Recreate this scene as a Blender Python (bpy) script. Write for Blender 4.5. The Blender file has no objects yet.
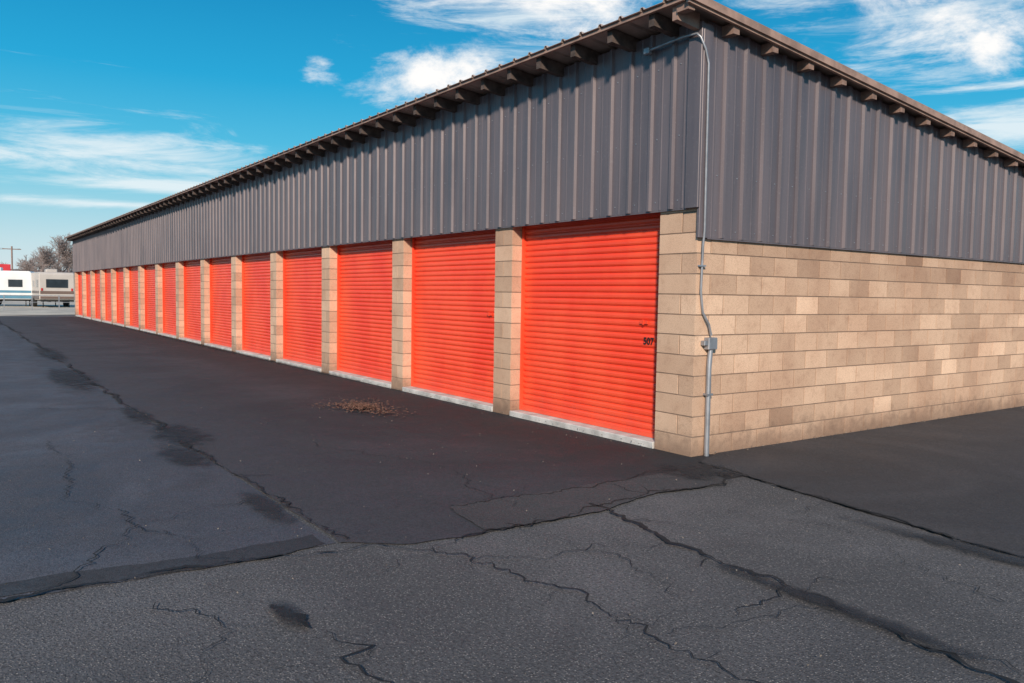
import bpy, bmesh, math, random
from mathutils import Vector, Matrix
random.seed(7)
S=bpy.context.scene
S.view_settings.view_transform='Standard'
try: S.view_settings.look='None'
except Exception: pass
S.view_settings.exposure=0

# ---------------------------------------------------------------- helpers
def link(o,parent=None):
    S.collection.objects.link(o)
    if parent: o.parent=parent
    return o
def empty(name,loc=(0,0,0),rotz=0):
    e=bpy.data.objects.new(name,None); e.location=loc; e.rotation_euler=(0,0,rotz)
    S.collection.objects.link(e); return e
def mesh_obj(name,verts,faces,mat,parent=None,smooth=False):
    me=bpy.data.meshes.new(name); me.from_pydata(verts,[],faces); me.update()
    if mat: me.materials.append(mat)
    if smooth:
        for p in me.polygons: p.use_smooth=True
    return link(bpy.data.objects.new(name,me),parent)
class Boxes:
    def __init__(s): s.v=[];s.f=[];s.c=[]
    def add(s,x0,x1,y0,y1,z0,z1,c=1.0,shear=None):
        b=len(s.v)
        for z in (z0,z1):
            for (x,y) in ((x0,y0),(x1,y0),(x1,y1),(x0,y1)):
                zz=z+(shear(y) if shear else 0)
                s.v.append((x,y,zz))
        for f in ((0,3,2,1),(4,5,6,7),(0,1,5,4),(1,2,6,5),(2,3,7,6),(3,0,4,7)):
            s.f.append(tuple(b+i for i in f)); s.c.append(c)
    def build(s,name,mat,parent=None,bevel=0):
        o=mesh_obj(name,s.v,s.f,mat,parent)
        at=o.data.attributes.new('tone','FLOAT','FACE')
        for i,c in enumerate(s.c): at.data[i].value=c
        if bevel:
            m=o.modifiers.new('bev','BEVEL'); m.width=bevel; m.segments=1; m.limit_method='ANGLE'
        return o
def tube(name,pts,r,mat,parent=None,seg=10):
    cu=bpy.data.curves.new(name,'CURVE'); cu.dimensions='3D'; cu.bevel_depth=r; cu.bevel_resolution=3
    sp=cu.splines.new('POLY'); sp.points.add(len(pts)-1)
    for i,p in enumerate(pts): sp.points[i].co=(*p,1)
    cu.materials.append(mat); cu.use_fill_caps=True
    return link(bpy.data.objects.new(name,cu),parent)
class NT:
    def __init__(s,nt): s.nt=nt
    def n(s,t,**k):
        x=s.nt.nodes.new(t)
        for a,b in k.items(): setattr(x,a,b)
        return x
    def set(s,sock,v):
        if hasattr(v,'is_output'): s.nt.links.new(v,sock)
        else: sock.default_value=v
    def math(s,op,a,b=0.0,c=0.0,clamp=False):
        x=s.n('ShaderNodeMath',operation=op); x.use_clamp=clamp
        s.set(x.inputs[0],a); s.set(x.inputs[1],b)
        if len(x.inputs)>2: s.set(x.inputs[2],c)
        return x.outputs[0]
    def mix(s,f,a,b,mode='MIX'):
        x=s.n('ShaderNodeMix',data_type='RGBA',blend_type=mode)
        s.set(x.inputs[0],f); s.set(x.inputs[6],a if hasattr(a,'is_output') else (*a,1)); s.set(x.inputs[7],b if hasattr(b,'is_output') else (*b,1))
        return x.outputs[2]
    def noise(s,vec,scale,detail=4,rough=.55,dist=0):
        x=s.n('ShaderNodeTexNoise'); s.set(x.inputs['Vector'],vec)
        x.inputs['Scale'].default_value=scale; x.inputs['Detail'].default_value=detail
        x.inputs['Roughness'].default_value=rough; x.inputs['Distortion'].default_value=dist
        return x.outputs[0]
    def ramp(s,f,a,b,lo=0.0,hi=1.0):
        x=s.n('ShaderNodeMapRange',interpolation_type='SMOOTHSTEP'); s.set(x.inputs[0],f)
        x.inputs[1].default_value=a;x.inputs[2].default_value=b;x.inputs[3].default_value=lo;x.inputs[4].default_value=hi
        return x.outputs[0]
    def mapping(s,vec,scale):
        x=s.n('ShaderNodeVectorMath',operation='MULTIPLY'); s.set(x.inputs[0],vec); x.inputs[1].default_value=scale
        return x.outputs[0]
def newmat(name):
    m=bpy.data.materials.new(name); m.use_nodes=True
    t=NT(m.node_tree); b=m.node_tree.nodes['Principled BSDF']
    co=t.n('ShaderNodeNewGeometry').outputs['Position']
    return m,t,b,co
def bump(t,b,h,strength,dist):
    x=t.n('ShaderNodeBump'); x.inputs['Strength'].default_value=strength; x.inputs['Distance'].default_value=dist
    t.set(x.inputs['Height'],h); t.set(b.inputs['Normal'],x.outputs[0])
def simple(name,col,rough=.6,metal=0,var=.15,scale=6,bmp=0):
    m,t,b,co=newmat(name)
    n=t.noise(co,scale,4)
    f=t.ramp(n,.3,.7)
    t.set(b.inputs['Base Color'],t.mix(f,tuple(c*(1-var) for c in col),tuple(min(1,c*(1+var)) for c in col)))
    b.inputs['Roughness'].default_value=rough; b.inputs['Metallic'].default_value=metal
    if bmp: bump(t,b,t.noise(co,scale*8,3),bmp,.01)
    return m

# ---------------------------------------------------------------- materials
def mat_cmu():
    m,t,b,co=newmat('cmu_block')
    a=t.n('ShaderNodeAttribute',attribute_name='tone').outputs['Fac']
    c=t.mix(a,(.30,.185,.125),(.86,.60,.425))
    n1=t.noise(co,1.1,3); n2=t.noise(co,110,3,.75); n3=t.noise(co,9,4,.6)
    c=t.mix(t.ramp(n1,.35,.7),c,t.mix(1.0,c,(.86,.81,.79),'MULTIPLY'))
    c=t.mix(t.ramp(n3,.48,.8,0,.6),c,t.mix(1.0,c,(.72,.66,.64),'MULTIPLY'))
    c=t.mix(t.ramp(n2,.45,.70,0,.75),c,t.mix(1.0,c,(.58,.53,.51),'MULTIPLY'))
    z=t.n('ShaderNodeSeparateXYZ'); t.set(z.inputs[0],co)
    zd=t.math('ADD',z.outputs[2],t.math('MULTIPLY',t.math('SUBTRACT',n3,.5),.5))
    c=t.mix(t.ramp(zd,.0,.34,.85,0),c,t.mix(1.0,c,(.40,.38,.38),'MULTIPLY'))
    t.set(b.inputs['Base Color'],c); b.inputs['Roughness'].default_value=.92
    bump(t,b,t.math('ADD',n2,t.math('MULTIPLY',n3,.5)),.7,.005)
    return m
def mat_siding():
    m,t,b,co=newmat('grey_steel_siding')
    st=t.mapping(co,(5,5,.3)); n=t.noise(st,1,3,.6); n2=t.noise(co,.5,3); n3=t.noise(co,40,2)
    c=t.mix(t.ramp(n,.3,.72),(.108,.092,.105),(.170,.142,.155))
    c=t.mix(t.ramp(n2,.35,.7,0,.6),c,(.175,.142,.150))
    c=t.mix(t.ramp(n3,.6,.75,0,.25),c,(.26,.23,.24))
    t.set(b.inputs['Base Color'],c); b.inputs['Metallic'].default_value=.2
    t.set(b.inputs['Roughness'],t.ramp(n,.2,.8,.34,.50))
    bump(t,b,t.noise(t.mapping(co,(3,3,1.2)),1,2),.3,.03)
    return m
def mat_door():
    m,t,b,co=newmat('orange_red_door_paint')
    n=t.noise(t.mapping(co,(1,1,.6)),1.6,3); n2=t.noise(t.mapping(co,(9,9,1)),1,3)
    c=t.mix(t.ramp(n,.3,.7),(.86,.062,.024),(.95,.098,.036))
    z=t.n('ShaderNodeSeparateXYZ'); t.set(z.inputs[0],co)
    zd=t.math('ADD',z.outputs[2],t.math('MULTIPLY',n2,.35))
    c=t.mix(t.ramp(zd,.2,.55,.3,0),c,(.5,.12,.08))
    t.set(b.inputs['Base Color'],c); b.inputs['Roughness'].default_value=.38
    return m
def asphalt(name,dark,light,speck,spk_amt,rough=.85,bm=.5,tint=(.06,.065,.085),edge=False,grain=.6,seam=False,decal=False):
    m,t,b,co=newmat(name)
    big=t.noise(co,.35,4,.65,.8); mid=t.noise(co,2.2,4,.7,.4); fine=t.noise(co,55,2,.85)
    vo=t.n('ShaderNodeTexVoronoi',feature='F1'); t.set(vo.inputs['Vector'],co); vo.inputs['Scale'].default_value=80
    c=t.mix(t.ramp(big,.36,.64),dark,light)
    c=t.mix(t.ramp(mid,.40,.70,0,.65),c,tint)
    s=t.n('ShaderNodeSeparateXYZ'); t.set(s.inputs[0],co)
    if edge:
        yy=t.math('ADD',s.outputs[1],t.math('MULTIPLY',t.math('SUBTRACT',mid,.5),1.4))
        c=t.mix(t.ramp(yy,-1.9,-.5,0,.75),c,tuple(x*.55 for x in dark))  # darker toward the wall: seal coat plus base occlusion put into the colour
        c=t.mix(t.ramp(yy,-4.3,-2.2,.7,0),c,(.060,.058,.068))
    if seam:   # damp, darker band beside the seam
        yy=t.math('ABSOLUTE',t.math('ADD',t.math('ADD',s.outputs[1],4.25),t.math('MULTIPLY',t.math('SUBTRACT',mid,.5),1.1)))
        f=t.math('MULTIPLY',t.ramp(yy,.05,.6,1,0),t.ramp(big,.42,.58))
        c=t.mix(t.math('MULTIPLY',f,.6),c,tuple(x*.5 for x in dark))
    c=t.mix(t.ramp(fine,.33,.60,grain,0),c,tuple(x*.30 for x in dark))
    wn=t.n('ShaderNodeSeparateColor'); t.set(wn.inputs[0],vo.outputs['Color'])
    sel=t.ramp(wn.outputs[0],1-spk_amt,1-spk_amt+.3)
    core=t.ramp(vo.outputs['Distance'],.15,.5,1,0)
    c=t.mix(t.math('MULTIPLY',t.math('MULTIPLY',sel,core),.8),c,t.mix(wn.outputs[1],speck,tuple(x*.6 for x in speck)))
    t.set(b.inputs['Base Color'],c)
    t.set(b.inputs['Roughness'],t.ramp(mid,.3,.7,rough-.12,rough+.08))
    h=t.math('ADD',fine,t.math('MULTIPLY',core,.6))
    bump(t,b,h,bm,.006)
    if decal:
        g=t.n('ShaderNodeTexCoord').outputs['UV']
        l=t.n('ShaderNodeVectorMath',operation='LENGTH'); t.set(l.inputs[0],g)
        nn=t.noise(co,5,5,.7)
        a=t.math('ADD',t.math('SUBTRACT',1.0,l.outputs['Value']),t.math('MULTIPLY',t.math('SUBTRACT',nn,.5),1.8))
        a=t.math('MULTIPLY',t.ramp(a,.15,.85,0,.72),t.ramp(l.outputs['Value'],.6,.98,1,0))
        t.set(b.inputs['Alpha'],a)
    return m
M_old=asphalt('old_asphalt',(.080,.077,.080),(.138,.132,.136),(.36,.33,.31),.5,.9,1.0,(.098,.094,.099),grain=.8)
M_new=asphalt('sealed_asphalt',(.026,.025,.030),(.050,.048,.056),(.11,.105,.11),.15,.86,.5,(.038,.037,.044),True)
M_yard=asphalt('yard_asphalt',(.038,.034,.037),(.068,.062,.066),(.15,.14,.14),.25,.88,.7,(.050,.046,.050))
M_mid=asphalt('worn_sealed_asphalt',(.058,.060,.074),(.102,.103,.122),(.20,.19,.20),.3,.78,.6,(.072,.073,.088),seam=True)
M_patch=asphalt('patch_asphalt',(.040,.039,.042),(.066,.063,.067),(.16,.15,.15),.35,.88,.9,(.05,.048,.052))
M_tar=simple('tar_crack',(.010,.010,.011),.85,0,.4,12,.3)
M_strip=asphalt('tar_band',(.026,.026,.031),(.05,.05,.056),(.1,.1,.1),.2,.8,.5,(.032,.032,.038))
M_stain=asphalt('ground_stain',(.020,.020,.024),(.034,.034,.038),(.07,.07,.07),.2,.8,.5,(.024,.024,.028),decal=True)
M_conc=simple('pale_concrete',(.46,.41,.34),.9,0,.22,.35,.2)
M_sill=simple('threshold_concrete',(.50,.48,.46),.85,0,.25,4,.3)
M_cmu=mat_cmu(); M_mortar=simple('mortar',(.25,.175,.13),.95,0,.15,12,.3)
M_sid=mat_siding(); M_door=mat_door()
M_galv=simple('galvanised_conduit',(.36,.37,.40),.45,.6,.15,8)
M_wood=simple('weathered_wood',(.085,.062,.054),.85,0,.4,9,.3)
M_trim=simple('brown_roof_trim',(.33,.215,.17),.6,.1,.25,5)
M_look=simple('outlooker_wood',(.24,.155,.125),.8,0,.3,9,.2)
M_roof=simple('roof_steel',(.46,.36,.315),.5,.2,.2,3)
M_dark=simple('interior_dark',(.03,.03,.035),.9)
M_black=simple('black_paint',(.012,.012,.012),.5)

# ---------------------------------------------------------------- ground
def sheet(name,pts,z,mat,parent=None,jit=0,step=.25):
    out=[]
    if jit:
        n=len(pts)
        for i in range(n):
            a=Vector(pts[i]);b=Vector(pts[(i+1)%n]);k=max(1,min(300,int((b-a).length/step)))
            d=(b-a).normalized() if (b-a).length>0 else Vector((1,0)); nn=Vector((-d.y,d.x)); w=0
            for j in range(k):
                w=w*.8+random.uniform(-jit,jit)
                p=a.lerp(b,j/k)+nn*(w if j else 0); out.append((p.x,p.y,z))
    else: out=[(p[0],p[1],z) for p in pts]
    bm=bmesh.new(); vs=[bm.verts.new(p) for p in out]; f=bm.faces.new(vs); f.normal_update()
    if f.normal.z<0: bmesh.ops.reverse_faces(bm,faces=[f])
    bmesh.ops.triangulate(bm,faces=bm.faces[:])
    me=bpy.data.meshes.new(name); bm.to_mesh(me); bm.free(); me.materials.append(mat)
    return link(bpy.data.objects.new(name,me),parent)
sheet('ground',[(-1500,-1500),(1500,-1500),(1500,1500),(-1500,1500)],0,M_old)
PV=empty('asphalt_pavement')
sheet('worn_lane',[(-44,-4.04),(.74,-4.04),(.76,-5.2),(.73,-5.9),(.75,-30),(-44,-30)],.004,M_mid,PV,.008,.06)
sheet('sealed_lane',[(-44,.3),(.9,.3),(.86,-1.37),(1.05,-2.5),(1.09,-3.18),(1.0,-3.7),(.75,-4.02),(-44,-4.02)],.008,M_new,PV,.010,.06)
sheet('sealed_side_yard',[(.05,.4),(.27,-.13),(2.03,-.41),(3.32,-.58),(9,-.8),(40,-1.5),(40,30),(0.0,30)],.012,M_yard,PV,.010,.06)
sheet('repair_patch',[(.40,-3.0),(.46,-.5),(.62,-.2),(1.02,-.62),(.93,-1.37),(1.1,-2.2),(1.06,-3.1)],.016,M_patch,PV,.010,.05)
sheet('tar_strip',[(.66,-5.9),(.75,-5.13),(.80,-4.5),(.72,-4.1),(.50,-4.1),(.55,-4.8),(.44,-5.5),(.44,-7),(.60,-7)],.008,M_strip,PV,.014,.05)
zz=.024
def B1(cx,cy,rx,ry):
    global zz
    zz+=.0004; n=24; v=[(0,0,0)]+[(rx*math.cos(i/n*6.2832),ry*math.sin(i/n*6.2832),0) for i in range(n)]
    o=mesh_obj('ground_stain',v,[(0,1+i,1+(i+1)%n) for i in range(n)],M_stain,PV)
    uv=o.data.uv_layers.new(name='UVMap')
    for lp in o.data.loops:
        q=v[lp.vertex_index]; uv.data[lp.index].uv=(q[0]/rx,q[1]/ry)
    o.location=(cx,cy,zz)
for (x,y,rx,ry) in ((-3.7,-3.98,1.2,.40),(-2.5,-4.2,.9,.32),(-10.5,-4.25,3.0,.5),(-16.5,-4.0,3.6,.4),(-.3,-4.15,.8,.16),(-5.4,-4.1,1.2,.22),
    (1.72,-4.7,.30,.10),(3.2,-.72,1.6,.16),(3.2,-2.33,1.2,.11),(.6,-.5,.5,.5),(-22,.0,24,.34)):  # last one is a long dark strip along the wall foot
    B1(x,y,rx,ry)
CV=[];CF=[];crackq=[]
def crack(pts,w0,w1,rough=.5,step=.03,z=.02,branch=.03,depth=0):
    P=[Vector(p) for p in pts]; line=[P[0]]
    for a,b in zip(P,P[1:]):
        k=max(1,int((b-a).length/step)); d=(b-a).normalized(); nn=Vector((-d.y,d.x)); o=0
        for j in range(1,k+1):
            o=o*.93+random.gauss(0,1)*step*rough
            fade=min(1,(k-j)/6)
            line.append(a.lerp(b,j/k)+nn*o*fade)
    n=len(line); b0=len(CV); ww=.5
    for i,p in enumerate(line):
        q=line[min(n-1,i+1)]-line[max(0,i-1)]
        q=q.normalized() if q.length>1e-6 else Vector((1,0)); nn=Vector((-q.y,q.x))
        ww=min(1,max(0,ww+random.uniform(-.35,.35))); w=(w0+(w1-w0)*ww)*.5
        if depth and i>n*.6: w*=max(.08,(n-i)/(n*.4))
        CV.append((p.x+nn.x*w,p.y+nn.y*w,z)); CV.append((p.x-nn.x*w,p.y-nn.y*w,z))
        if depth<2 and random.random()<branch:
            an=math.atan2(q.y,q.x)+random.choice((-1,1))*random.uniform(.4,1.3); L=random.uniform(.15,.7)
            e=(p.x+math.cos(an)*L,p.y+math.sin(an)*L)
            crackq.append(([tuple(p),e],w0*.4,w1*.30,rough*1.2,step,z,branch*.6,depth+1))
    for i in range(n-1): CF.append((b0+2*i,b0+2*i+1,b0+2*i+3,b0+2*i+2))
crack([(-44,-4.03),(-20,-4.0),(-10,-4.03),(-5.6,-4.03),(-2.9,-4.06)],.01,.08,.35,.05,branch=.01)
crack([(-2.9,-4.06),(-1.36,-4.02),(.73,-3.95)],.004,.035,.5)
crack([(.76,-7.5),(.75,-5.85),(.72,-5.13),(.90,-3.9)],.006,.05,.45)
crack([(.90,-3.9),(1.22,-3.63),(1.09,-3.18),(1.10,-2.51),(.86,-1.37),(1.05,-.67),(.30,-.12)],.004,.022,.6)
crack([(.27,-.10),(2.03,-.41),(3.32,-.58),(9,-.8)],.006,.035,.45,branch=.02)
crack([(.9,-2.05),(2.13,-2.21),(3.33,-2.32),(4.0,-2.43),(6,-2.6)],.006,.038,.6,branch=.06)
crack([(1.22,-3.6),(1.9,-3.42),(2.47,-3.35),(3.38,-3.38),(4.6,-3.2)],.003,.013,.8,branch=.06)
crack([(1.55,-4.72),(1.92,-4.67)],.012,.05,.8,branch=.05,depth=1)
crack([(2.0,-4.62),(2.25,-4.5),(2.57,-4.62),(3.4,-4.6)],.003,.014,.9,branch=.06)
crack([(.41,-3.0),(.46,-.5),(.6,-.2)],.003,.014,.6)
crack([(1.0,-2.9),(1.9,-2.7),(2.6,-2.9)],.002,.009,.9,branch=.06)
crack([(1.6,-1.3),(2.4,-1.0),(3.6,-1.5)],.002,.008,.9,branch=.06)
crack([(1.5,-3.5),(1.7,-2.9),(1.9,-2.3)],.002,.007,.9,branch=.06)
crack([(2.9,-3.3),(3.0,-2.8),(3.2,-2.35)],.002,.007,.9,branch=.06)
crack([(1.2,-5.2),(1.7,-5.0),(2.4,-5.3)],.002,.009,.9,branch=.06)
crack([(-.6,-4.03),(-.3,-5.0),(.74,-5.7)],.003,.012,.8)
crack([(.72,-4.7),(-1.5,-5.3),(-4,-5.2)],.002,.010,.8)
crack([(-6,-4.05),(-6.6,-5.2),(-5.9,-7)],.003,.02,.7)
crack([(.8,-2.6),(-1.2,-2.4),(-2.5,-2.9)],.002,.007,.8)
for q in crackq:
    if len(CV)<70000: crack(*q)
mesh_obj('pavement_cracks',CV,CF,M_tar,PV)
sheet('far_concrete_yard',[(-44,-30),(-44.5,-6),(-47.5,0),(-47.5,40),(-150,60),(-150,-60),(-44,-60)],.016,M_conc,PV,.05,.5)
M_leaf=simple('dead_leaves',(.17,.09,.06),.9,0,.5,30)
lv=[];lf=[]
def bit(cx,cy,s,z):
    an=random.uniform(0,6.28); b=len(lv)
    for k in range(4):
        q=an+k*1.571; e=s*(1.5 if k%2 else .7)
        lv.append((cx+e*math.cos(q),cy+e*math.sin(q),z+random.uniform(-.002,.010)))
    lf.append((b,b+1,b+2,b+3))
for i in range(1700):
    a=random.uniform(0,6.28); rr_=abs(random.gauss(0,.45)); k=1+.3*math.sin(3*a+1)
    if rr_>1.3: continue
    bit(-4.55+rr_*.85*k*math.cos(a),-1.42+rr_*.5*k*math.sin(a),random.uniform(.005,.022),.036+random.uniform(0,.025)*max(0,1-rr_))
mesh_obj('leaf_litter',lv,lf,M_leaf)
lv=[];lf=[]
for i in range(700): bit(-random.uniform(0,40),-.02-abs(random.gauss(0,.06)),random.uniform(.003,.010),.04)
for i in range(350): bit(.09+abs(random.gauss(0,.06)),random.uniform(0,11),random.uniform(.003,.010),.03)
for i in range(500): bit(random.uniform(-6,5),random.uniform(-6,-.3),random.uniform(.002,.006),.034)
mesh_obj('gravel_debris',lv,lf,simple('grit',(.18,.15,.125),.9,0,.5,30),PV)

# ---------------------------------------------------------------- building
B=empty('storage_building')
PER=3.02; NB=15; PW=.40; LEN=.447+PER*NB; DEP=12.0; E=.07
SL=.103
wt=lambda y:4.21-SL*y
cm=Boxes(); mo=Boxes(); BH=.2032; G=.0058
def tone(): return min(1,max(0,random.gauss(.62,.115)))
def blk(x0,x1,y0,y1,z0,z1,gx=G,gy=G,t=None):
    cm.add(x0+gx,x1-gx,y0+gy,y1-gy,z0+G,z1-G,tone() if t is None else t)
for k in range(0,NB+1):
    xr=E if k==0 else -(.447+PER*k-PW); xl=-(.447+PER*k)
    for r in range(13):
        z=r*BH
        if k==0:
            if r%2==0: blk(xl,xr,0,.2,z,z+BH,G,0)
            else:
                blk(xl,xr-.203,0,.2,z,z+BH,G,0)
                if r>=11: blk(xr-.2,xr,0,.2,z,z+BH,G,0)
        else:
            if r%2==0: blk(xl,xr,0,.4,z,z+BH,0,0)
            else:
                blk(xl,(xl+xr)/2,0,.4,z,z+BH,G*.8,0); blk((xl+xr)/2,xr,0,.4,z,z+BH,G*.8,0)
    mo.add(xl+.006,xr-.006,.006,.39 if k else .19,0,13*BH-.01)
for r in range(11):
    z=r*BH; y=.2 if r%2==0 else 0.0
    while y<DEP-.01:
        y1=min(DEP,y+.4064)
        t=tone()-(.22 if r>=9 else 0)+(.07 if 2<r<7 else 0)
        if random.random()<.09: t-=.20
        t=min(1,max(0,t))
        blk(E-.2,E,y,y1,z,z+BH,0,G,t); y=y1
mo.add(E-.19,E-.006,.195,DEP-.006,0,11*BH-.005)
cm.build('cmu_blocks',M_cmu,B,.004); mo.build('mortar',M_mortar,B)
w=Boxes(); w.add(-LEN,E-.21,DEP-.2,DEP,0,2.9,.6); w.build('rear_wall',M_cmu,B)
w=Boxes(); w.add(-LEN,-LEN+.2,.41,DEP-.21,0,2.2,.6); w.build('end_wall',M_cmu,B)
w=Boxes(); w.add(-LEN+.05,-.21,.012,.16,2.645,4.15); w.add(E-.15,E-.02,.22,DEP-.3,2.24,2.9); w.build('framing',M_wood,B)
w=Boxes(); w.add(-LEN+.2,-.25,.30,DEP-.25,2.6,2.62); w.build('ceiling_deck',M_dark,B)
w=Boxes()
for k in range(NB):
    xr=-(.447+PER*k+.004); xl=-(.447+PER*(k+1)-PW-.004)
    w.add(xl,xr,-.015,.3,-.02,.075,.5)
w.build('door_thresholds',M_sill,B,.008)
def door_mesh():
    P=.0745; prof=[]; z=.075; ztop=2.64
    while z<ztop:
        prof+=[(z,0.0),(z+.006,-.012),(z+.022,-.018),(z+.044,-.018),(z+.060,-.012),(z+.066,0)]
        z+=P
    W=PER-PW
    v=[];f=[]
    for (z,y) in prof: v+= [(0,y,z),(-W,y,z)]
    for i in range(len(prof)-1): f.append((2*i,2*i+1,2*i+3,2*i+2))
    me=bpy.data.meshes.new('roll_up_door'); me.from_pydata(v,[],f); me.materials.append(M_door); me.update(); return me
dm=door_mesh()
bar=Boxes(); lat=Boxes(); gui=Boxes()
for k in range(NB):
    o=link(bpy.data.objects.new('roll_up_door',dm),B); o.location=(-(.447+PER*k),.20+random.uniform(-.004,.004),0)
    xr=-(.447+PER*k); xl=xr-(PER-PW)
    bar.add(xl+.03,xr-.03,.158,.176,.078,.125)
    lat.add(xr-.42,xr-.30,.158,.173,1.30,1.335); lat.add(xr-.37,xr-.35,.15,.157,1.29,1.345)
    gui.add(xr-.035,xr-.002,.15,.198,.078,2.62); gui.add(xl+.002,xl+.035,.15,.198,.078,2.62)
bar.build('door_bottom_bars',M_door,B); lat.build('door_latches',M_door,B); gui.build('door_guides',M_door,B)
def siding(name,length,axis,off,zb,ztf,start=0.0):
    prof=[]; n=int(length/.3048)+1
    for i in range(n):
        s=start+i*.3048
        prof+=[(s,0),(s+.110,0),(s+.118,.004),(s+.130,.004),(s+.138,0),(s+.236,0),(s+.252,.030),(s+.284,.030),(s+.300,0)]
    prof=[p for p in prof if p[0]<=length]
    v=[];f=[]
    for (s,o) in prof:
        for t in (0,1):
            if axis=='x': x,y=-s,off-o
            else: x,y=off+o,s
            v.append((x,y,zb if t==0 else ztf(y)))
    for i in range(len(prof)-1):
        q=(2*i,2*i+1,2*i+3,2*i+2); f.append(q if axis=='x' else q[::-1])
    return mesh_obj(name,v,f,M_sid,B)
siding('front_siding',LEN,'x',-.03,2.48,lambda y:4.27,.0)
siding('side_siding',DEP,'y',E+.008,2.19,lambda y:wt(y)+.07,.06)
sc=Boxes()
for i in range(int(12/.3048)):
    for z in (2.56,3.2,3.9):
        x=-(i*.3048+.18); sc.add(x-.005,x+.005,-.036,-.0305,z,z+.01)
for i in range(int(10/.3048)):
    for z in (2.26,2.8):
        y=.06+i*.3048+.18; sc.add(E+.0085,E+.014,y-.005,y+.005,z,z+.01)
sc.build('siding_screws',M_galv,B)
w=Boxes()
w.add(E-.13,E+.040,-.062,-.032,2.47,4.24); w.add(E+.006,E+.042,-.0315,.10,2.18,4.23)
w.add(-LEN-.04,-LEN+.08,-.062,-.032,2.47,4.24)
w.build('corner_trim',M_sid,B,.004)
w=Boxes(); w.add(-LEN,E-.135,-.029,.0,2.465,2.479); w.add(E-.02,E+.03,.105,DEP,2.172,2.186); w.build('base_flashing',M_sid,B)
v=[(-LEN-.03,0,2.1),(-LEN-.03,DEP,2.1),(-LEN-.03,DEP,wt(DEP)+.07),(-LEN-.03,0,wt(0)+.07)]
mesh_obj('end_siding',v,[(0,1,2,3)],M_sid,B)
OV=.42; RT=4.31
w=Boxes(); x=-.22
while x>-LEN-.2:
    w.add(x-.075,x,-OV+.05+random.uniform(-.015,.015),DEP+.2,4.172+random.uniform(-.006,.006),RT,1,lambda y:-SL*y); x-=.604+random.uniform(-.012,.012)
w.build('rafters',M_wood,B)
w=Boxes(); y=.25
while y<DEP:
    w.add(E+.01,E+.155,y,y+.09,wt(y)-.030,wt(y)+.07); y+=.61
w.add(E+.01,E+.155,-OV+.03,-OV+.12,wt(-OV),wt(-OV)+.09)
w.build('rake_outlookers',M_look,B)
w=Boxes(); w.add(E+.158,E+.19,-OV,DEP+.3,4.255,RT+.005,1,lambda y:-SL*y); w.add(E-.06,E+.005,-OV+.05,-.065,4.16,RT,1,lambda y:-SL*y)
w.build('rake_board',M_trim,B)
zr=lambda y:RT+.008-SL*y
prof=[];n=int((LEN+.5)/.3048)+1
for i in range(n):
    s=-.26+i*.3048
    prof+=[(s,0),(s+.24,0),(s+.254,.026),(s+.282,.026),(s+.296,0)]
v=[];f=[]
for s,o in prof:
    for y in (-OV-.04,DEP+.35): v.append((-s,y,zr(y)+o))
for i in range(len(prof)-1): f.append((2*i,2*i+1,2*i+3,2*i+2))
o=mesh_obj('roof_sheets',v,f,M_roof,B); so=o.modifiers.new('s','SOLIDIFY'); so.thickness=.004; so.offset=1
w=Boxes(); w.add(E+.193,E+.215,-OV-.045,DEP+.35,RT-.03,RT+.045,1,lambda y:-SL*y)
w.build('rake_flashing',M_trim,B)
w=Boxes(); w.add(-LEN-.2,.20,-OV-.012,-OV+.026,zr(-OV)-.035,zr(-OV)-.006); w.build('eave_strip',M_trim,B)
tube('thin_conduit',[(-.55,-.10,4.11),(-.1,-.10,4.13),(E+.01,-.10,4.12),(E+.045,-.085,4.08),(E+.058,-.03,3.98),(E+.058,.02,3.85),(E+.058,.03,2.25),(E+.035,.04,2.10),(E+.02,.05,1.85),(E+.02,.045,1.65),(E+.02,.08,1.45),(E+.035,.16,1.33),(E+.035,.20,1.22)],.012,M_galv,B)
tube('thick_conduit',[(E+.035,.20,1.15),(E+.035,.18,.9),(E+.035,.18,.0)],.026,M_galv,B)
w=Boxes(); w.add(E+.002,E+.07,.13,.26,1.08,1.20); w.add(E+.003,E+.06,.08,.128,1.12,1.17); w.build('junction_box',M_galv,B,.006)
w=Boxes(); w.add(-.62,-.54,-.13,-.07,4.07,4.14); w.build('eave_fixture',M_galv,B,.01)
w=Boxes(); w.add(E+.001,E+.064,.14,.22,.62,.64);w.add(E+.001,E+.04,.01,.09,1.9,1.915); w.build('conduit_straps',M_galv,B)
fc=bpy.data.curves.new('unit_number','FONT'); fc.body='507'; fc.size=.105; fc.extrude=.001; fc.offset=.003; fc.align_x='RIGHT'; fc.materials.append(M_black)
o=link(bpy.data.objects.new('unit_number',fc),B); o.rotation_euler=(math.pi/2,0,0); o.location=(-.66,.174,1.08)

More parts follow.
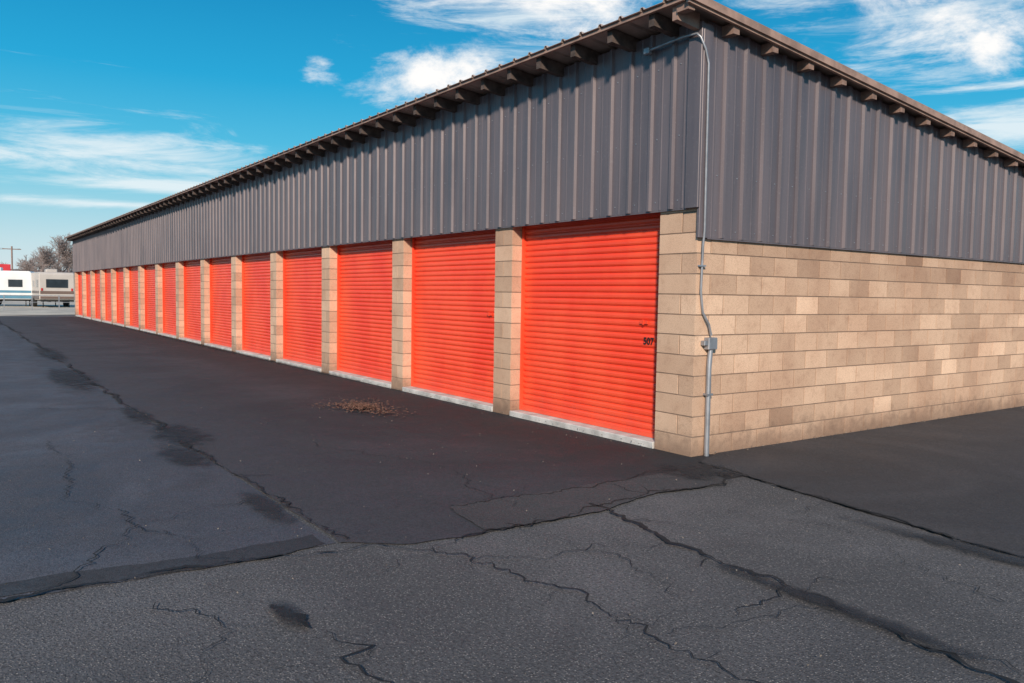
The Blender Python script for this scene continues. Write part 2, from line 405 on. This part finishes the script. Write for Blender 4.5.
# ---------------------------------------------------------------- background objects
M_white=simple('trailer_white',(.70,.71,.72),.4,0,.06,1); M_beige=simple('trailer_beige',(.50,.45,.41),.45,0,.06,1)
M_glass=simple('dark_glass',(.03,.04,.05),.15,0,.2,1); M_blue=simple('stripe_blue',(.08,.22,.32),.4,0,.1,1)
M_brown=simple('stripe_brown',(.16,.11,.09),.4,0,.1,1); M_rub=simple('rubber',(.02,.02,.02),.9,0,.2,3)
M_red=simple('sign_red',(.65,.04,.05),.5,0,.1,1); M_lamp=simple('tail_lamp_red',(.5,.02,.02),.3,0,.1,1)
def trailer(loc,rot,L,body,stripe,H=2.75):
    T=empty('travel_trailer',loc,rot); Wd=1.22; z0=.55
    pf=[(0,z0+.1),(0.05,H-.15),(.2,H),(L-.9,H),(L-.35,H-.35),(L,H-1.3),(L-.05,z0+.25),(L-.5,z0),(.15,z0)]
    v=[(x,-Wd,z) for x,z in pf]+[(x,Wd,z) for x,z in pf]; n=len(pf)
    f=[tuple(range(n)),tuple(range(2*n-1,n-1,-1))]+[(i,i+n,(i+1)%n+n,(i+1)%n) for i in range(n)]
    o=mesh_obj('body',v,f,body,T); bv=o.modifiers.new('b','BEVEL'); bv.width=.06; bv.segments=3
    w=Boxes()
    for s in (-1,1):
        y0,y1=(s*Wd-.012,s*Wd+.012)
        w.add(.7,1.7,y0,y1,1.55,2.15); w.add(2.6,3.4,y0,y1,1.6,2.1); w.add(L-2.0,L-1.2,y0,y1,1.55,2.15)
    w.add(-.014,.06,-.75,.75,1.55,2.2); w.build('windows',M_glass,T)
    w=Boxes()
    for s in (-1,1):
        y0,y1=(s*Wd-.008,s*Wd+.008)
        w.add(.1,L-.3,y0,y1,1.08,1.28); w.add(.1,L-.9,y0,y1,.62,.9)
    w.add(-.008,.05,-Wd+.06,Wd-.06,1.05,1.28); w.add(-.008,.05,-Wd+.06,Wd-.06,.68,.86); w.build('stripes',stripe,T)
    w=Boxes(); w.add(-.02,.03,-1.1,-.98,1.3,1.5); w.add(-.02,.03,.98,1.1,1.3,1.5); w.build('tail_lamps',M_lamp,T)
    w=Boxes(); w.add(-.15,-.05,-1.15,1.15,.45,.57); w.add(-.05,.3,-.9,-.8,.47,.56); w.add(-.05,.3,.8,.9,.47,.56); w.add(.3,L+.9,-.5,-.4,.42,.54); w.add(.3,L+.9,.4,.5,.42,.54); w.build('bumper_and_frame',M_black,T)
    w=Boxes(); w.add(2.3,3.2,-.4,.4,H+.002,H+.28); w.add(4.2,4.6,-.25,.25,H+.002,H+.12); w.build('roof_air_conditioner',body,T,.05)
    w=Boxes(); w.add(3.7,4.35,-Wd-.02,-Wd-.005,.7,2.4); w.build('door',M_white,T,.01)
    for x in (2.9,3.75):
        for s in (-1,1):
            bpy.ops.mesh.primitive_cylinder_add(vertices=24,radius=.36,depth=.22,location=(0,0,0),rotation=(math.pi/2,0,0))
            o=bpy.context.object; o.name='wheel'; o.data.materials.append(M_rub); o.parent=T; o.location=(x,s*(Wd-.08),.36)
    w=Boxes()
    for x in (.5,L-.4):
        for s in (-1,1): w.add(x,x+.07,s*.9-.035,s*.9+.035,0,.6)
    w.build('stabiliser_jacks',M_black,T)
    return T
trailer((-66.6,1.25,.02),math.pi+.05,7.2,M_beige,M_brown,2.75)
trailer((-71.5,.15,.02),-math.pi/2-.22,7.5,M_white,M_blue,2.85)
G1=empty('shop_sign',(-101,-1.0,0),.1)
w=Boxes(); w.add(-.1,.1,-3.2,1.2,3.1,4.1); w.build('board',M_red,G1,.03)
w=Boxes(); w.add(-.12,.12,-2.6,-2.4,0,3.1); w.add(-.12,.12,.5,.7,0,3.1); w.build('posts',M_galv,G1)
w=Boxes(); w.add(.101,.12,-2.8,-.2,3.45,3.85); w.build('lettering_panel',M_white,G1)
G2=empty('utility_pole',(-112,1.0,0),.1)
tube('pole',[(0,0,0),(0,0,6.6)],.09,M_look,G2); w=Boxes(); w.add(-.05,.05,-1.0,1.0,6.2,6.3); w.build('crossarm',M_look,G2)
for yy in (-.9,.9):
    tube('wire',[(0,yy,6.32)]+[(-2*i,yy-6*i,6.32-.9*math.sin(i/8*math.pi)) for i in range(1,9)],.015,M_black,G2)
G3=empty('pipe_fence',(-57.5,0,0))
w=Boxes()
for i in range(11): w.add(-.03,.03,-14+i*1.6,-13.94+i*1.6,0,1.05)
w.add(-.02,.02,-14,2.1,1.0,1.04); w.add(-.02,.02,-14,2.1,.55,.58); w.build('posts_and_rails',M_galv,G3)
def house(loc,rot,L,D_,H,RHt,wc,rc):
    o=empty('house',loc,rot); w=Boxes(); w.add(0,D_,0,L,0,H); w.build('walls',wc,o)
    v=[(-.4,-.4,H),(D_+.4,-.4,H),(D_+.4,L+.4,H),(-.4,L+.4,H),(D_/2,-.4,H+RHt),(D_/2,L+.4,H+RHt)]
    mesh_obj('roof',v,[(0,1,4),(2,3,5),(1,2,5,4),(3,0,4,5),(0,3,2,1)],rc,o)
    w=Boxes()
    for i in range(int(L/3)): w.add(D_-.02,D_+.03,1+i*3,2.1+i*3,1,2.1)
    w.build('windows',M_glass,o)
M_rg=simple('grey_shingle',(.16,.15,.16),.9,0,.2,1)
house((-150,-22,0),0,16,8,2.9,1.7,M_white,M_rg); house((-160,2,0),.1,12,8,2.7,1.9,M_beige,M_rg); house((-165,18,0),0,14,9,2.8,1.8,M_white,M_red)
M_bark=simple('bare_bark',(.24,.195,.185),.95,0,.25,2)  # bark tone lightened, atmospheric haze is painted into it
def tree_mesh(seed,H):
    R=random.Random(seed); V=[];F=[]
    def seg(a,b,r0,r1):
        d=(b-a).normalized(); u=d.orthogonal().normalized(); w_=d.cross(u); i0=len(V)
        for p,r in ((a,r0),(b,r1)):
            for k in range(3):
                q=k*2.094; V.append(tuple(p+(u*math.cos(q)+w_*math.sin(q))*r))
        for k in range(3): F.append((i0+k,i0+(k+1)%3,i0+3+(k+1)%3,i0+3+k))
    def grow(p,d,L,r,lv):
        n=3; q=p
        for i in range(n):
            d=(d+Vector((R.gauss(0,.12),R.gauss(0,.12),R.gauss(.04,.06)))).normalized()
            e=q+d*L/n; seg(q,e,r*(1-.3*i/n),r*(1-.3*(i+1)/n)); q=e
            if lv<5 and (lv or i):
                for _ in range(2 if lv else 3):
                    ax=Vector((R.gauss(0,1),R.gauss(0,1),R.gauss(0,.5))).normalized()
                    nd=(d*.75+ax*.75+Vector((0,0,.15))).normalized()
                    if R.random()<.72: grow(q,nd,L*R.uniform(.5,.72),max(.016,r*.5),lv+1)
    grow(Vector((0,0,0)),Vector((0,0,1)),H*.42,H*.022,0)
    me=bpy.data.meshes.new('tree'); me.from_pydata(V,[],F); me.materials.append(M_bark); return me
TM=[tree_mesh(s,8.5) for s in (3,11)]
TR=empty('bare_trees')
def puttree(x,y,s):
    o=link(bpy.data.objects.new('tree',random.choice(TM)),TR); o.location=(x,y,0); o.scale=(s,s,s*random.uniform(.9,1.1)); o.rotation_euler=(0,0,random.uniform(0,6.28))
for (x,y,s) in ((-130,6.0,1.1),(-134,8.6,1.25),(-141,4.5,.9),(-132,11.5,1.1),(-146,1.5,.7),(-136,14.5,1),(-150,7,1.0),(-142,10,1.15),(-150,-3,.6)): puttree(x,y,s)
for i in range(46): puttree(random.uniform(-210,-180),-80+i*4.2,random.uniform(.5,.95))
hv=[];hf=[]
for i in range(5200):
    y=random.uniform(-160,120); top=2.2+1.2*math.sin(y*.13)+.8*math.sin(y*.37)
    x=-215+random.uniform(-4,4); z=abs(random.gauss(0,.5))*top; s=random.uniform(.25,.6); b=len(hv)
    for k in range(3): hv.append((x+random.uniform(-s,s),y+random.uniform(-s,s),max(0,z+random.uniform(-s,s))))
    hf.append((b,b+1,b+2))
mesh_obj('distant_hedge',hv,hf,simple('hedge_foliage',(.10,.10,.085),.95,0,.4,1))  # foliage colour paled to carry distance haze

# ---------------------------------------------------------------- camera
PH=math.radians(3.38); RO=math.radians(.88)
th=math.radians(35.4)
h=Vector((-math.cos(th),math.sin(th),0)); r=Vector((math.sin(th),math.cos(th),0)); up=Vector((0,0,1))
fw=h*math.cos(PH)-up*math.sin(PH); u1=up*math.cos(PH)+h*math.sin(PH)
rr=r*math.cos(RO)+u1*math.sin(RO); uu=u1*math.cos(RO)-r*math.sin(RO)
cam=bpy.data.cameras.new('camera'); co=link(bpy.data.objects.new('camera',cam))
m=Matrix((rr,uu,-fw)).transposed().to_4x4(); m.translation=Vector((5.455,-6.04,1.6)); co.matrix_world=m
cam.sensor_width=36; cam.lens=28.125; cam.clip_end=4000; cam.clip_start=.05
S.camera=co

# ---------------------------------------------------------------- light
el=math.radians(27); az0=Vector((.77,-.64,0)).normalized(); sd=az0*math.cos(el)+Vector((0,0,math.sin(el)))
sun=bpy.data.lights.new('sun','SUN'); sun.energy=4.8; sun.angle=math.radians(4); sun.color=(1,.86,.71)
so=link(bpy.data.objects.new('sun',sun)); so.rotation_euler=sd.to_track_quat('Z','Y').to_euler()
W=bpy.data.worlds.new('World'); S.world=W; W.use_nodes=True
t=NT(W.node_tree); bg=W.node_tree.nodes['Background']
sky=t.n('ShaderNodeTexSky',sky_type='NISHITA'); sky.sun_disc=False; sky.sun_elevation=el; sky.sun_rotation=math.atan2(sd.x,sd.y)
tc=t.n('ShaderNodeTexCoord').outputs['Generated']
sx=t.n('ShaderNodeSeparateXYZ'); t.set(sx.inputs[0],tc); X,Y,Z=sx.outputs
cr=t.n('ShaderNodeValToRGB'); t.set(cr.inputs[0],Z); e=cr.color_ramp.elements
e[0].position=0; e[0].color=(.72,.79,.82,1); e[1].position=1; e[1].color=(.03,.12,.32,1)
for p,c in ((.05,(.54,.75,.82)),(.11,(.25,.63,.79)),(.17,(.07,.50,.76)),(.24,(.012,.39,.70)),(.34,(.003,.27,.56))):
    q=e.new(p); q.color=(*c,1)
base=t.mix(1.0,cr.outputs[0],(10,10,10),'MULTIPLY')
base=t.mix(.05,base,sky.outputs[0])
az=t.math('MULTIPLY',t.math('ARCTAN2',Y,X),57.2958); ele=t.math('MULTIPLY',t.math('ARCSINE',Z),57.2958)
n1=t.noise(t.mapping(tc,(1,1,2.4)),6,8,.66,.35); n2=t.noise(t.mapping(tc,(1,1,8)),4.5,7,.68,.7)
def blob(a0,e0,sa,se,amp,tilt=0):
    da=t.math('DIVIDE',t.math('SUBTRACT',az,a0),sa)
    de=t.math('DIVIDE',t.math('SUBTRACT',t.math('SUBTRACT',ele,e0),t.math('MULTIPLY',t.math('SUBTRACT',az,a0),tilt)),se)
    d=t.math('SQRT',t.math('ADD',t.math('MULTIPLY',da,da),t.math('MULTIPLY',de,de)))
    return t.math('MULTIPLY',t.math('SUBTRACT',1.0,d,0,True),amp)
def union(l):
    a=l[0]
    for b in l[1:]: a=t.math('MAXIMUM',a,b)
    return a
puff=union([blob(143,21,13,6,1.9,.05),blob(150,15.0,8,3,1.2,-.1),blob(158,15.2,2.2,2.2,.75),blob(121,18.5,14,6,1.05),blob(114,15.6,10,4,1.05),blob(152,19.5,5,2.5,.6)])
wisp=union([blob(171,8.8,18,3.4,1.2,.05),blob(168,6.6,20,.8,1.4),blob(170,5.3,20,.6,1.1),blob(113,10.4,11,2.6,1.15),blob(112,12.8,12,.6,1.0),blob(143,18.5,20,6,.75,.1),blob(118,17,18,7,.8)])
fill_cloud=t.ramp(ele,30,58,0,.65)  # unseen cloud cover overhead, added to whiten the ambient light
dens1=t.ramp(t.math('ADD',t.math('MAXIMUM',puff,fill_cloud),t.math('MULTIPLY',t.math('SUBTRACT',n1,.5),4.2)),.45,1.55)
dens2=t.ramp(t.math('ADD',wisp,t.math('MULTIPLY',t.math('SUBTRACT',n2,.5),2.8)),.35,1.35,0,.85)
dens1=t.math('MULTIPLY',dens1,t.ramp(t.math('MAXIMUM',puff,fill_cloud),.02,.22))
colr=t.mix(dens2,base,(8.4,9.2,9.5)); colr=t.mix(dens1,colr,(10.3,10.1,9.9))
t.set(bg.inputs[0],colr); bg.inputs[1].default_value=.1
